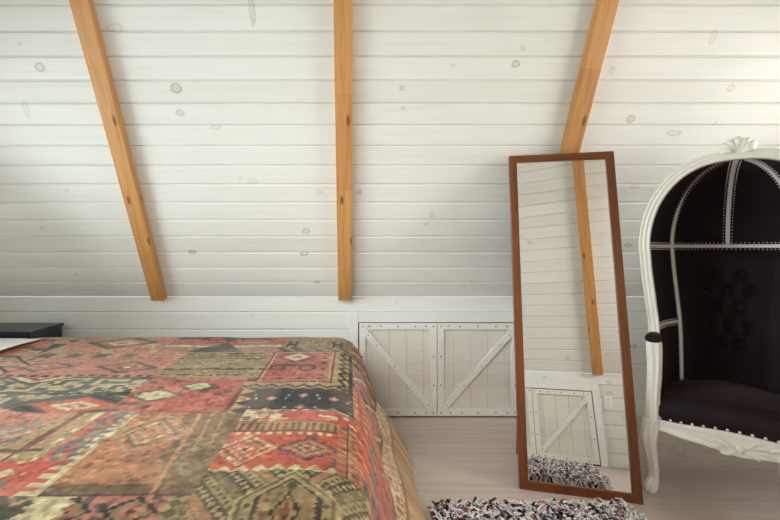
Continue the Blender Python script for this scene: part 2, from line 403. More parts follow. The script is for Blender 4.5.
def access_door(name, mw, x0, x1, z0, z1, brace_from_left, label):
    """brace_from_left: the brace starts at the top-left corner; all in wall coordinates"""
    d = bpy.data.objects.new(name, None); COL.objects.link(d); d.matrix_world = mw @ Matrix.Translation((x0, z0, 0))
    d['kind'] = 'structure'; d['label'] = label; d['category'] = 'door'
    w, h = x1 - x0, z1 - z0
    m = MB(); cuts = [0, .093, .213, .333, .453, w]
    if not brace_from_left: cuts = [w - q for q in cuts[::-1]]
    for c0, c1 in zip(cuts, cuts[1:]):
        a, b = c0 + .0006, c1 - .0006
        ring = [(a, -.028), (a, -.0025), (a + .0025, 0), (b - .0025, 0), (b, -.0025), (b, -.028)]
        k = len(ring)
        m.add([(p, 0, q) for p, q in ring] + [(p, h, q) for p, q in ring],
              [(j, (j + 1) % k, k + (j + 1) % k, k + j) for j in range(k)] + [tuple(range(k))[::-1], tuple(range(k, 2 * k))])
    m.build('panel', M['doorplank'], d)
    s, T = .046, .014
    def screws(par, pts):
        for (x, y) in pts:
            q = MB(); q.ball((x, y, T), .0054, 8, 4, (1, 1, .45)); q.build('screw', M['screw'], par, True)
    def slat(nm, a, b, c, e):
        q = MB(); q.box((a, b, .0004), (c, e, T)); return q.build(nm, M['doorframe'], d, bevel=.002)
    r = slat('rail', 0, h - s, w, h); screws(r, [(w * f, h - s / 2) for f in (.045, .13, .28, .5, .72, .86, .955)])
    r = slat('rail', 0, 0, w, s); screws(r, [(w * f, s / 2) for f in (.045, .16, .30, .5, .72, .86, .955)])
    r = slat('stile', 0, s, s, h - s); screws(r, [(s / 2, h * f) for f in (.33, .64)])
    r = slat('stile', w - s, s, w, h - s); screws(r, [(w - s / 2, h * f) for f in (.33, .64)])
    # diagonal brace between the inner corners
    A = np.array([s * .3, h - s * .6]); B = np.array([w - s * .6, s * .8])
    if not brace_from_left: A[0] = w - A[0]; B[0] = w - B[0]
    u = (B - A) / np.linalg.norm(B - A); nn = np.array([-u[1], u[0]]) * .021
    q = MB(); P = [A + nn, A - nn, B - nn, B + nn]
    q.add([(p[0], p[1], .0006) for p in P] + [(p[0], p[1], T + .0015) for p in P], [(0, 1, 2, 3), (4, 7, 6, 5), (0, 4, 5, 1), (1, 5, 6, 2), (2, 6, 7, 3), (3, 7, 4, 0)])
    r = q.build('brace', M['doorframe'], d, bevel=.002)
    screws(r, [A + (B - A) * f for f in (.10, .22, .47, .70, .93)])
    return d
g = .004
xm = 0.613
access_door('door_1', MW_KNEE, OX0 + g, xm - g / 2, .012, OZ - g, True, 'small whitewashed plank door beside the bed, brace falling to the right')
access_door('door_2', MW_KNEE, xm + g / 2, OX1 - g, .012, OZ - g, False, 'small whitewashed plank door half behind the mirror, brace rising to the right')
xm2 = -0.814
access_door('door_3', MW_KNEE2, RX0 + g, xm2 - g / 2, .012, OZ - g, True, 'whitewashed plank door seen whole in the mirror')
access_door('door_4', MW_KNEE2, xm2 + g / 2, RX1 - g, .012, OZ - g, False, 'whitewashed plank door cut off at the mirror edge')

# ------------------------------------------------------------------ ceiling beams
def beam(mw, x, label):
    e = MB(); e.box((-.047, 0, 0.0006), (.047, SLEN - .06, .05))
    o = e.build('ceiling_beam', M['pine'], bevel=.003, mw=mw @ Matrix.Translation((x, 0.004, 0)))
    tag(o, label, 'beam', 'exposed pine beams on the sloping ceiling')
    return o
beam(MW_ROOF, -1.335, 'leftmost golden pine beam on the sloping ceiling, above the bed')
beam(MW_ROOF, -0.035, 'upright-looking golden pine beam running down to the bed corner')
beam(MW_ROOF, 1.278, 'golden pine beam whose lower end passes behind the mirror')
beam(MW_ROOF, 2.68, 'golden pine beam above the canopy chair')
beam(MW_ROOF2, -1.437, 'pine beam on the opposite ceiling, seen in the mirror')
beam(MW_ROOF2, -0.05, 'pine beam on the opposite ceiling behind the camera, nearer the bed')

# ------------------------------------------------------------------ bed
ORANGE, RED, PINK = (196, 84, 56), (178, 74, 62), (190, 116, 102)
KHAKI, BROWN, TERRA = (150, 130, 92), (138, 104, 74), (192, 128, 88)
CREAM, CHAR, DGREEN = (204, 190, 158), (64, 60, 62), (84, 90, 84)
LAV, TAN, BLUE = (128, 112, 128), (174, 144, 100), (96, 108, 130)
ROSE, OLIVE = (196, 132, 118), (126, 114, 80)
def tri(x): return np.abs((x % 1.0) * 2 - 1)
def hashn(i, j, k=0):
    return np.modf(np.abs(np.sin(i * 127.1 + j * 311.7 + k * 74.7) * 43758.5453))[0]
def vnoise(x, y, k=0):
    xi, yi = np.floor(x), np.floor(y); fx, fy = x - xi, y - yi
    fx = fx * fx * (3 - 2 * fx); fy = fy * fy * (3 - 2 * fy)
    a = hashn(xi, yi, k); b = hashn(xi + 1, yi, k); c = hashn(xi, yi + 1, k); d = hashn(xi + 1, yi + 1, k)
    return a + (b - a) * fx + (c - a) * fy + (a - b - c + d) * fx * fy
class Cloth:
    """paints a kilim patchwork on arrays of cloth coordinates (a along the bed, b across it), both in metres"""
    def __init__(s, a, b):
        s.a, s.b = a, b; s.c = np.zeros(a.shape + (3,)); s.c[:] = lin(ROSE)
    def put(s, mask, c): s.c[mask] = lin(c)
    def box(s, a0, a1, b0, b1): return (s.a >= a0) & (s.a < a1) & (s.b >= b0) & (s.b < b1)
def diamond(p, q, w, h): return np.abs(p) / w + np.abs(q) / h
def kilim(a, b):
    K = Cloth(a, b)
    q8 = lambda v, st=.009: np.floor(v / st) * st + st / 2      # stepped weave
    A, B = q8(a, .007), q8(b, .007)
    # --- left field: cream and dark speckle
    m = K.box(-3, -.80, 1.36, 1.98); K.put(m, (176, 166, 132))
    sp = hashn(np.floor(a / .026), np.floor(b / .022), 3); K.put(m & (sp > .56), DGREEN); K.put(m & (sp < .09), (196, 150, 120))
    # stripes dividing it
    for bb in (1.52, 1.70, 1.86): K.put(m & (np.abs(b - bb - .0 * a) < .008), CHAR)
    # red medallion with a dark surround
    d = diamond(A + .955, B - 1.405, .27, .125); mm = m | K.box(-1.3, -.7, 1.30, 1.6)
    for r, c in ((1.05, DGREEN), (.86, CHAR), (.74, DGREEN), (.62, (200, 92, 66)), (.34, CREAM), (.17, (190, 90, 70)), (.07, CREAM)): K.put(mm & (d < r), c)
    d = diamond(A + 1.30, B - 1.72, .19, .10)
    for r, c in ((1, CHAR), (.8, CREAM), (.55, RED), (.25, CREAM)): K.put(m & (d < r), c)
    # --- pink field with dark diamonds
    m = K.box(-1.62, -.79, 1.71, 2.02); K.put(m, (194, 118, 104))
    d = np.minimum(np.minimum(diamond(A + 1.02, B - 1.85, .15, .085), diamond(A + 1.40, B - 1.86, .15, .085)), 9)
    for r, c in ((1, DGREEN), (.74, PINK), (.36, (150, 80, 70)), (.16, CREAM)): K.put(m & (d < r), c)
    K.put(m & (np.abs(b - 1.725) < .012) & (tri(a / .05) > .4), CHAR)
    m = K.box(-2.2, -1.5, 1.70, 2.08); K.put(m, (190, 148, 122)); K.put(m & (hashn(np.floor(a / .035), np.floor(b / .03), 8) > .62), (150, 110, 96)); K.put(m & (tri((a + b * 1.3) / .16) > .86), CHAR)
    # --- khaki striped panel
    m = K.box(-.84, -.38, 1.70, 2.12); K.put(m, KHAKI)
    st = np.floor(b / .022); K.put(m & (hashn(st, 1, 5) > .55), (162, 140, 104)); K.put(m & (hashn(st, 2, 5) > .80), (118, 104, 78))
    K.put(m & (np.abs((b / .085) % 1 - .5) < .09) & (hashn(np.floor(a / .016), st, 9) > .45), CHAR)
    # --- dark red and pink panel with cream stars
    m = K.box(-.82, -.385, 1.345, 1.70); K.put(m, (184, 86, 74))
    K.put(m & (hashn(np.floor(a / .05), np.floor(b / .04), 2) > .72), (200, 112, 98)); K.put(m & (hashn(np.floor(a / .03), np.floor(b / .03), 12) > .86), (104, 66, 66))
    d = np.minimum(np.abs(A + .72) / .085 + np.abs(B - 1.50) / .05, np.abs(A + .60) / .06 + np.abs(B - 1.60) / .05)
    for r, c in ((1.25, DGREEN), (.95, CREAM), (.35, (140, 170, 160))): K.put(m & (d < r), c)
    K.put(m & (a > -.43), (120, 62, 60))
    # --- charcoal panel with small pink flowers and a tan sawtooth edge
    m = K.box(-.41, .02, 1.345, 1.66); K.put(m, (54, 51, 56))
    e = m & (a < -.355 + 0.0 * b); K.put(e, TAN); K.put(e & ((a + .41) / .055 > tri(b / .07)), CHAR)
    ga, gb = (a / .115) % 1 - .5, ((b - 1.345) / .105 + .25 * (np.floor(a / .115) % 2)) % 1 - .5
    f = np.abs(ga) * .115 + np.abs(gb) * .105
    K.put(m & ~e & (f < .022), (188, 120, 112)); K.put(m & ~e & (f < .008), CREAM)
    K.put(m & ~e & (np.abs(ga) * .115 > .049) & (np.abs(gb) * .105 < .006), (180, 176, 170))
    # --- little red carpet with a tan zigzag border
    m = K.box(-.43, .02, 1.565, 2.13) & ((a > -.39) | (b < 1.66)); K.put(m & (b < 1.66), TAN); K.put(m & (a > -.08), TAN)
    zz = tri(a / .062) * .030; K.put(m & (b < 1.66) & (np.abs(b - 1.585 - zz) < .010), CHAR); K.put(m & (b < 1.566 + zz * .5), CHAR)
    zz = tri(b / .075) * .028; K.put(m & (a > -.07) & (np.abs(a + .045 - zz) < .012), CHAR); K.put(m & (a > .0 - zz * .3), CHAR)
    r = K.box(-.39, -.075, 1.645, 2.12); K.put(r, (112, 62, 58)); r = K.box(-.382, -.085, 1.655, 2.11); K.put(r, (206, 150, 130)); K.put(r & (tri(a / .016) * tri(b / .016) > .3), (150, 84, 74))
    r = K.box(-.372, -.10, 1.672, 2.10); K.put(r, (186, 96, 82)); r = K.box(-.372, -.150, 1.725, 2.10); K.put(r, (178, 84, 74))
    K.put(K.box(-.372, -.10, 1.672, 1.725) & (diamond((A / .085) % 1 - .5, (B - 1.698) / .06, .28, .28) < 1), CHAR)
    K.put(K.box(-.15, -.10, 1.73, 2.10) & (diamond((B / .085) % 1 - .5, (A + .125) / .06, .28, .28) < 1), (104, 58, 60))
    d = diamond(A + .265, B - 2.02, .070, .070)
    hooks = np.minimum(np.abs(np.hypot(A + .335, B - 1.85) - .034), np.abs(np.hypot(A + .195, B - 1.85) - .034))
    K.put(r & (hooks < .011), (78, 70, 66)); K.put(r & (np.abs(B - 1.885) < .010) & (np.abs(A + .265) < .07), (78, 70, 66))
    for rr, c in ((1.5, (86, 76, 72)), (1.15, (190, 92, 80)), (.95, CREAM), (.4, (120, 150, 130)), (.18, CREAM)): K.put(r & (d < rr), c)
    # --- far row
    m = K.box(-.38, .10, 2.12, 3.2); K.put(m, (158, 134, 96)); K.put(m & (hashn(np.floor(a / .012), np.floor(b / .04), 7) > .75), (130, 112, 84))
    for ax in (-.32, -.07): K.put(m & (((np.abs(np.abs(A - ax) - .022) < .007) & (np.abs(B - 2.28) < .075)) | ((np.abs(B - 2.28) < .016) & (np.abs(A - ax) < .024))), CHAR)
    K.put(m & (b < 2.20) & (b > 2.125) & (tri((a + b) / .09) > .55), (92, 84, 70))
    m = K.box(-1.02, -.38, 2.12, 3.2); K.put(m, (188, 104, 92)); dd = tri((a + .2) / .36); K.put(m & (b > 2.36 + .05 * dd), (92, 78, 74)); K.put(m & (b > 2.30) & (b < 2.41 + .12 * (1 - dd)) & (dd < .5), (180, 84, 76)); K.put(m & (b < 2.26) & (b > 2.22), CREAM); K.put(m & (b <= 2.22) & (b > 2.17), (150, 126, 140)); K.put(m & (np.abs(a + .71) < .16 * tri((b - 2.1) / .5)), (88, 84, 78))
    m = K.box(-1.60, -1.02, 2.02, 3.2); K.put(m, (196, 128, 112)); d = diamond(A + 1.30, B - 2.32, .16, .12)
    K.put(m & (tri((a + .6 * b) / .25) > .8), (186, 160, 120)); K.put(m & (b < 2.09) & (tri(a / .14) > .5), (96, 92, 82))
    for rr, c in ((1.3, (90, 96, 88)), (.95, (190, 112, 98)), (.62, CREAM), (.22, (150, 90, 80))): K.put(m & (d < rr), c)
    m = K.box(-2.3, -1.60, 2.02, 3.2); K.put(m, (188, 150, 116)); hh = hashn(np.floor((a + .4 * b) / .07), np.floor(b / .05), 4); K.put(m & (hh > .6), DGREEN); K.put(m & (hh < .22), (204, 104, 76)); K.put(m & (a < -1.72) & (b < 2.3) & (hh < .6), (206, 98, 66))
    # --- salmon panel with a grey medallion and tan stripes
    m = K.box(-3, -.83, 1.035, 1.345); K.put(m, (200, 128, 110)); d = diamond(A + .99, B - 1.20, .12, .085)
    for rr, c in ((1.0, (150, 140, 142)), (.72, (196, 122, 108)), (.45, (176, 172, 160)), (.2, PINK)): K.put(m & (d < rr), c)
    for off, c in ((.30, TAN), (.265, (150, 70, 60)), (.245, (184, 150, 110)), (.20, PINK)):
        K.put(m & ((a > -.83 - (off - .20)) | (b < 1.035 + off - .20)), c)
    K.put(m & ((np.abs(a + .895) < .006) | (np.abs(b - 1.095) < .006)), (92, 72, 60))
    # --- narrow band of orange and lavender with a cream comb edge
    m = K.box(-.83, -.685, .99, 1.345); K.put(m, (206, 98, 66)); K.put(m & (a < -.81), CREAM); K.put(m & (np.abs(a + .785 - .03 * tri(b / .17)) < .014), LAV)
    K.put(m & (a > -.735 - .02 * tri(b / .11)), (132, 122, 138)); K.put(m & (a > -.712 - .018 * (tri(B / .032) > .5)), CREAM); K.put(m & (hashn(np.floor(a / .02), np.floor(b / .022), 5) > .85), TAN)
    # --- orange comb panel
    m = K.box(-3, -.69, .895, 1.035); K.put(m, (206, 78, 50)); K.put(m & (a > -.745) & (tri(b / .036) > .5), CREAM); K.put(m & (a < -.79) & (tri(b / .07) + tri(a / .07) > 1.25), CREAM)
    K.put(m & (a < -.80) & (b < .95) & (tri(a / .09) > .4), (100, 122, 146)); K.put(m & (a > -.712), CREAM)
    # --- large terracotta and brown panel with nested hooked diamonds
    m = K.box(-.69, -.345, .895, 1.345); K.put(m, (140, 108, 78))
    no = vnoise(a / .05, b / .018, 3); K.put(m & (a + .25 * (b - 1.1) < -.49) & (b > .94), (194, 130, 92)); K.put(m & (a + .25 * (b - 1.1) < -.47) & (no > .62), (176, 118, 84)); K.put(m & (a + .25 * (b - 1.1) > -.49) & (no > .66), (126, 100, 76))
    d = diamond(A + .592, B - 1.20, .115, .135)
    for rr, c in ((1.12, (196, 130, 94)), (1.0, (176, 156, 126)), (.88, (190, 128, 94)), (.74, (150, 118, 92)), (.60, (190, 172, 142)), (.48, (192, 126, 90)), (.30, (184, 162, 132)), (.18, TERRA)): K.put(m & (d < rr), c)
    d = diamond(A + .40, B - 1.06, .115, .15)
    for rr, c in ((1.0, (158, 132, 100)), (.86, (134, 108, 80)), (.62, (158, 136, 112)), (.48, (140, 122, 108)), (.30, (134, 106, 80))): K.put(m & (d < rr) & (a > -.50), c)
    K.put(m & (np.abs(a + .425 + .12 * (b - 1.1)) < .004) & (b > 1.1), (170, 142, 106)); K.put(m & (np.abs(a + .385 + .12 * (b - 1.1)) < .004) & (b > 1.1), (168, 140, 106))
    K.put(m & (b < .935), (128, 98, 70)); K.put(m & (b < .902), (94, 76, 62)); K.put(m & (np.abs(a + .465 + .12 * (b - 1.1)) < .006), (196, 140, 100))
    # --- orange red panel
    X0, X1 = -.352, .03
    m = K.box(X0, X1, .995, 1.375) ; K.put(m, (204, 84, 54))
    K.put(m & (b > 1.30 + .0 * a), LAV); arc = 1.285 + .075 * np.sqrt(np.clip(1 - ((a + .11) / .21) ** 2, 0, 1)); K.put(m & (b > 1.27) & (b < arc), (206, 76, 50)); K.put(m & (b > 1.27) & (b > arc) & (a < -.22), (198, 130, 116)); K.put(m & (np.abs(b - arc - .012) < .012), (132, 118, 134))
    K.put(m & (b > 1.27) & (a < -.22) & (tri(a / .035) > tri(b / .05)), (204, 176, 156)); K.put(m & (b > 1.29) & (hashn(np.floor(a / .02), np.floor(b / .016), 2) > .83), CREAM)
    s = K.box(X0, X1, 1.205, 1.275); K.put(s, (176, 132, 88)); K.put(s & (tri(a / .022) > .55) & (np.abs(b - 1.24) < .022), (112, 84, 66)); K.put(s & (np.abs(b - 1.245) > .026), (126, 62, 54))
    K.put(K.box(X0, X1, 1.19, 1.205) & (tri(A / .03) > .5), CREAM)
    d = diamond(A + .115, B - 1.105, .105, .075)
    hook = tri(A / .022) * .18
    for rr, c in ((1.0, (98, 86, 110)), (.74, (196, 90, 70)), (.58, (184, 160, 130)), (.46, (150, 88, 82)), (.30, (196, 160, 130)), (.14, RED)): K.put(m & (d + hook * (rr > .9) < rr), c)
    d = diamond(A + .285, B - 1.105, .085, .085); mk = m & (b < 1.19)
    for rr, c in ((1.05 , (208, 178, 148)), (.86, (190, 82, 62)), (.66, (208, 176, 148)), (.56, (196, 106, 92)), (.30, (208, 180, 150)), (.2, (178, 70, 60))): K.put(mk & (d + tri(B / .02) * .1 < rr) & (a < -.20), c)
    K.put(mk & (b < 1.022) & (tri(a / .045) > (b - .995) / .027), CREAM); d = diamond(A + .03, B - 1.05, .05, .03); K.put(mk & (d < 1) & (hashn(np.floor(a / .011), np.floor(b / .011), 1) > .45), (110, 92, 112))
    s = K.box(-.035, .0, .995, 1.275); K.put(s, (180, 128, 86)); K.put(s & (tri(b / .03) > .5), (190, 84, 58)); K.put(K.box(-.008, -.003, .995, 1.3), CHAR); s = K.box(.0, .03, .995, 1.29); K.put(s, (188, 142, 96)); K.put(s & (diamond((B / .035) % 1 - .5, (A - .015) / .035, .4, .4) < 1), (176, 82, 58))
    # --- olive panel: diagonal chain bands and a pointed arch
    m = K.box(-.352, .06, -1, .995); K.put(m, (150, 126, 90)); ac = -.135
    sgn = np.where(a < ac, 1.0, -1.0); u = (b * .83 + sgn * (a - ac) * 1.0)
    k = np.floor(u / .036); fr = u / .036 - k; hk = (k % 6)
    K.put(m & (hk == 0), (80, 74, 62)); K.put(m & (hk == 1), (172, 150, 108)); K.put(m & (hk == 2), (176, 124, 88)); K.put(m & (hk == 3), (74, 72, 66)); K.put(m & (hk == 4), (164, 146, 104)); K.put(m & (hk == 5), (136, 122, 86))
    w = b - sgn * (a - ac); ch = np.abs((w / .026) % 1 - .5) + np.abs(fr - .5)
    K.put(m & ((hk == 0) | (hk == 3)) & (ch < .42), (176, 160, 120)); K.put(m & ((hk == 1) | (hk == 4)) & (ch < .30), (94, 84, 64)); K.put(m & (fr < .10), (90, 72, 58))
    arch = .985 - np.abs(a - ac) * 1.0
    hw = np.clip((.975 - b) * .9, 0, .098); inn = np.abs(a - ac)
    hw2 = np.minimum(.118, np.clip((.995 - b) * 1.0, 0, 1))
    K.put(m & (inn < hw2), (180, 164, 118)); K.put(m & (inn < hw2 * .0 + np.minimum(.105, hw2 - .008)), (128, 110, 78)); K.put(m & (inn < np.minimum(.095, hw2 - .018)), (172, 156, 112))
    flower = np.abs((b / .042) % 1 - .5) * .042 + np.abs(inn - .085); K.put(m & (flower < .010) & (inn < hw2 - .02), (104, 74, 58))
    K.put(m & (inn < np.minimum(.074, hw2 - .035)), (78, 68, 58)); K.put(m & (inn < np.minimum(.066 - .008 * tri(b / .014), hw2 - .043)), (164, 140, 98)); K.put(m & (inn < np.minimum(.052, hw2 - .056)), (168, 118, 90)); K.put(m & (inn < np.minimum(.046, hw2 - .06)), (156, 134, 92))
    d = diamond(A - ac, B - .84, .034, .07)
    for rr, c in ((1, (84, 66, 58)), (.72, (180, 140, 100)), (.4, (150, 84, 68))): K.put(m & (d < rr), c)
    d = diamond(A - ac, B - .93, .018, .018); K.put(m & (d < 1), (96, 84, 66))
    # --- pink and dark panel, and the zigzag corner, at the near edge
    m = K.box(-.69, -.352, -1, .895); K.put(m, (192, 112, 100)); hh = hashn(np.floor(a / .016), np.floor(b / .014), 6); K.put(m & (hh > .72), (112, 92, 102)); K.put(m & (hh < .14), (206, 140, 124))
    for cx_ in (-.60, -.46):
        d = diamond(A - cx_, B - .845, .06, .05)
        for rr, c in ((1, CHAR), (.78, KHAKI), (.5, (190, 108, 96)), (.2, CHAR)): K.put(m & (d < rr), c)
    K.put(m & (a < -.615 + .025 * tri(B / .03)), CREAM); K.put(m & (a > -.395), (86, 84, 64)); K.put(m & (a > -.395) & (tri(a / .03) > tri(b / .03)), (160, 146, 100))
    m = K.box(-3, -.66, -1, .895); K.put(m, (74, 74, 66)); z = (b + .05 * tri(A / .09)) / .075; K.put(m & (z % 1 < .28), (178, 150, 104)); K.put(m & (z % 1 < .08), (96, 76, 60)); K.put(m & (b > .865) & (a < -.80), (112, 110, 104)); K.put(m & (a > -.675 - .02 * tri(B / .026)), CREAM)
    # --- foot drop beyond the panels
    m = K.box(.02, 9, 1.36, 1.66); K.put(m, (206, 92, 62)); wv = b + .03 * np.sin(a * 40) ; K.put(m & (tri(wv / .055) > .68), (212, 170, 122)); K.put(m & (tri((a * .8 + b) / .12) > .87), (184, 150, 140)); K.put(m & (np.abs(a - .05) < .01), (186, 96, 80))
    m = K.box(.02, 9, 1.66, 2.02); K.put(m, (190, 124, 124)); K.put(m & (tri((a + .5 * b) / .11) > .74), (150, 134, 150)); K.put(m & (hashn(np.floor(a / .03), np.floor(b / .03), 3) > .82), (110, 92, 90)); K.put(m & (tri((a - .6 * b) / .15) > .88), (212, 184, 156))
    m = K.box(.02, 9, 2.02, 3.2); K.put(m, (186, 96, 88)); K.put(m & (tri((a + b) / .13) > .6), (96, 92, 86)); K.put(m & (tri((a - b) / .17) > .8), (200, 170, 140))
    m = K.box(.03, 9, 1.06, 1.36); K.put(m, (202, 82, 58)); K.put(m & (np.abs(a - .11 - .03 * tri(b / .12)) < .022), (124, 104, 126)); K.put(m & (tri((a + b) / .08) > .86), (208, 160, 124)); K.put(m & (a > .19), (194, 108, 98)); K.put(m & (a > .19) & (tri((a * 1.5 + b) / .06) > .75), (170, 130, 134))
    m = K.box(.06, 9, -1, .995); K.put(m, (172, 104, 84)); u = (a + b * .9) / .034; k = np.floor(u) % 5; K.put(m & (k == 0), (76, 72, 70)); K.put(m & (k == 2), (184, 160, 120)); K.put(m & (k == 0) & (tri((a - b) / .026) > .55), CREAM); K.put(m & (k == 4), (122, 96, 108))
    m = K.box(.03, 9, .995, 1.06); K.put(m, (120, 96, 116)); K.put(m & (tri(a / .04) > .7), (204, 100, 74))
    K.put((a > .335), (150, 112, 108)); K.put((a > .335) & (tri(b / .05) > .8), (128, 96, 104)); K.put(a > .445, (136, 96, 80))
    # --- small woven figures all over, in lighter and darker yarn
    for st, kk, p_ in ((.024, 1, .30), (.040, 2, .22), (.013, 3, .24)):
        ia, ib = np.floor(a / st), np.floor(b / st); fa, fb = np.abs(a / st - ia - .5), np.abs(b / st - ib - .5)
        h_ = hashn(ia, ib, 20 + kk); on = (fa + fb < .40) if kk < 3 else (fb < .5)
        f_ = np.where(on & (h_ < p_ * .55), .68, np.where(on & (h_ > 1 - p_ * .45), 1.30, 1.0))
        K.c *= f_[..., None]
    K.c = np.clip(K.c, 0, .75)
    g_ = K.c @ np.array([.3, .55, .15]); K.c = K.c * .72 + g_[..., None] * .28 * np.array([1.06, 1.0, .90])
    K.c = np.power(np.clip(K.c, 0, 1), 1.10) * np.array([.88, .835, .66])
    # --- worn pile: slight unevenness of dye
    w1 = vnoise(a / .012, b / .006, 1)[..., None]; w2 = vnoise(a / .11, b / .09, 2)[..., None]; w3 = vnoise(a / .004, b / .004, 4)[..., None]
    c = K.c * (0.74 + .34 * w1 + .18 * w2 + .16 * (w3 - .5))
    dust = np.clip((w2 - .40) * .45, 0, .16); c = c * (1 - dust) + np.array(lin((176, 154, 132))) * dust
    return c

BED_A0, BED_B0, BED_B1, BED_Z = -.10, .86, 2.435, .650
def drape(prof, a, b, a0, b0, b1, z0, ripple=0.0, rf=9.0, lift=0.0):
    """cloth coordinates to space: flat inside the mattress edge, falling along prof = [(arc, out, drop)] outside it"""
    da = np.maximum(a - a0, 0); db = np.where(b > b1, b - b1, np.where(b < b0, b - b0, 0))
    d = np.hypot(da, db); s = np.where(d > 1e-9, d, 1)
    pr = np.array(prof); out = np.interp(d, pr[:, 0], pr[:, 1]); dr = np.interp(d, pr[:, 0], pr[:, 2])
    ang = np.arctan2(db, da) * .5 + b * (np.abs(da) > 0) + a * (np.abs(db) > 0)
    fall = np.clip(dr / .35, 0, 1)
    out = out + ripple * fall * np.sin(ang * rf + 1.2 * np.sin(ang * 3.1))
    return np.stack([np.minimum(a, a0) + da / s * out, np.clip(b, b0, b1) + db / s * out, z0 - dr + lift * np.ones_like(a)], -1)
def smooth_profile(pts, n=40):
    s = spline(pts, n); arc = np.r_[0, np.cumsum(np.hypot(np.diff(s[:, 0]), np.diff(s[:, 1])))]
    return [(arc[i], s[i, 0], s[i, 1]) for i in range(n)]
def grid_mesh(name, P, colors=None):
    n, m = P.shape[:2]
    me = bpy.data.meshes.new(name)
    idx = np.arange(n * m).reshape(n, m)
    q = np.stack([idx[:-1, :-1], idx[:-1, 1:], idx[1:, 1:], idx[1:, :-1]], -1).reshape(-1, 4)
    me.vertices.add(n * m); me.vertices.foreach_set('co', P.reshape(-1).astype(np.float32))
    me.loops.add(q.size); me.loops.foreach_set('vertex_index', q.reshape(-1).astype(np.int32))
    me.polygons.add(len(q)); me.polygons.foreach_set('loop_start', np.arange(0, q.size, 4, dtype=np.int32))
    me.polygons.foreach_set('use_smooth', np.ones(len(q), bool))
    me.update(calc_edges=True)
    if colors is not None:
        at = me.color_attributes.new('dye', 'FLOAT_COLOR', 'POINT')
        at.data.foreach_set('color', np.c_[colors.reshape(-1, 3), np.ones(n * m)].astype(np.float32).reshape(-1))
    return me
def dyed(name, rough=0.9, sheen=0.25, wscale=420):
    t = NT(name, rough, 0.12)
    at = t.n('ShaderNodeAttribute', attribute_name='dye')
    wv = t.n('ShaderNodeTexWave', {'Vector': t.obj(), 'Scale': wscale / 6.28, 'Distortion': 1.5, 'Detail': 1.0}, bands_direction='Y')
    nz = t.noise(t.obj(), 260, 2)
    t.col(t.mix(1.0, at.outputs['Color'], t.ramp(t.math('MULTIPLY', wv.outputs['Fac'], nz), [(0, (.82, .82, .82)), (.5, (1.06, 1.06, 1.06))]), 'MULTIPLY'))
    t.b.inputs['Sheen Weight'].default_value = sheen; t.b.inputs['Sheen Roughness'].default_value = 0.5
    t.bump(nz, 0.25, 0.003)
    return t.m
M['kilim'] = dyed('woven_patchwork_wool', 0.92, 0.10)
M['spread'] = dyed('golden_brown_weave', 0.6, 0.15, 260)

bed = empty('bed', ((XL + .12 + .0) / 2, 1.61, 0))
tag(bed, 'low double bed with white sheets under the patchwork quilt', 'bed')
bi = bed.matrix_world.inverted()
def bedpart(mb, name, mat, **kw):
    o = mb.build(name, mat, bed, **kw); o.matrix_local = Matrix.Translation((-bed.location.x, -bed.location.y, 0)); return o
m = MB(); m.box((-2.46, .93, .09), (-.06, 2.30, .30)); bedpart(m, 'bed_base', M['nightstand'], bevel=.01)
m = MB()
for lx in (-2.38, -.16):
    for ly in (1.01, 2.22):
        m2 = MB(); m2.box((lx - .03, ly - .03, 0), (lx + .03, ly + .03, .092)); bedpart(m2, 'leg', M['nightstand'])
m = MB(); m.box((-2.46, .88, .30), (-.055, 2.42, .638)); bedpart(m, 'mattress', M['linen'], bevel=.055, seg=4, smooth=True)
# top sheet turned back at the head end
m = MB()
ys = np.linspace(.86, 2.45, 50); xs = np.linspace(-2.44, -1.80, 22)
P = np.array([[(x, y, .664 + .005 * math.sin(9 * y + 3 * x) + (-.055 * max(0, (y - 2.365) / .085) ** 2) + (-.055 * max(0, (.94 - y) / .08) ** 2)) for x in xs] for y in ys])
m.grid(P); sh = bedpart(m, 'sheet', M['linen'], smooth=True)
# patchwork quilt
prof = smooth_profile([(0, 0), (.07, .010), (.135, .052), (.175, .125), (.205, .22), (.245, .345)], 60)
amax = BED_A0 + prof[-1][0]; ext = prof[-1][0]
av = np.arange(-1.885, amax, .0048); bv = np.concatenate([np.arange(BED_B0 - ext, 1.5, .0042), np.arange(1.5, BED_B1 + ext, .0062)])
AA, BB = np.meshgrid(av, bv)
lim = .012 * np.sin(BB * 7) + .01 * np.sin(BB * 17)
AA2 = AA + lim * np.clip((-1.6 - AA) / .285, 0, 1)
P = drape(prof, AA2, BB, BED_A0, BED_B0, BED_B1, BED_Z, ripple=.010, rf=11.0)
P[..., 2] += .004 * (vnoise(AA / .16, BB / .13, 5) - .5) * 2 + .0015 * vnoise(AA / .03, BB / .03, 6)
q = grid_mesh('quilt', P, kilim(AA, BB))
quilt = link('quilt', q, M['kilim']); sm = quilt.modifiers.new('thick', 'SOLIDIFY'); sm.thickness = .006; sm.offset = -1
tag(quilt, 'faded kilim patchwork quilt in reds, browns and charcoal spread over the bed', 'quilt')
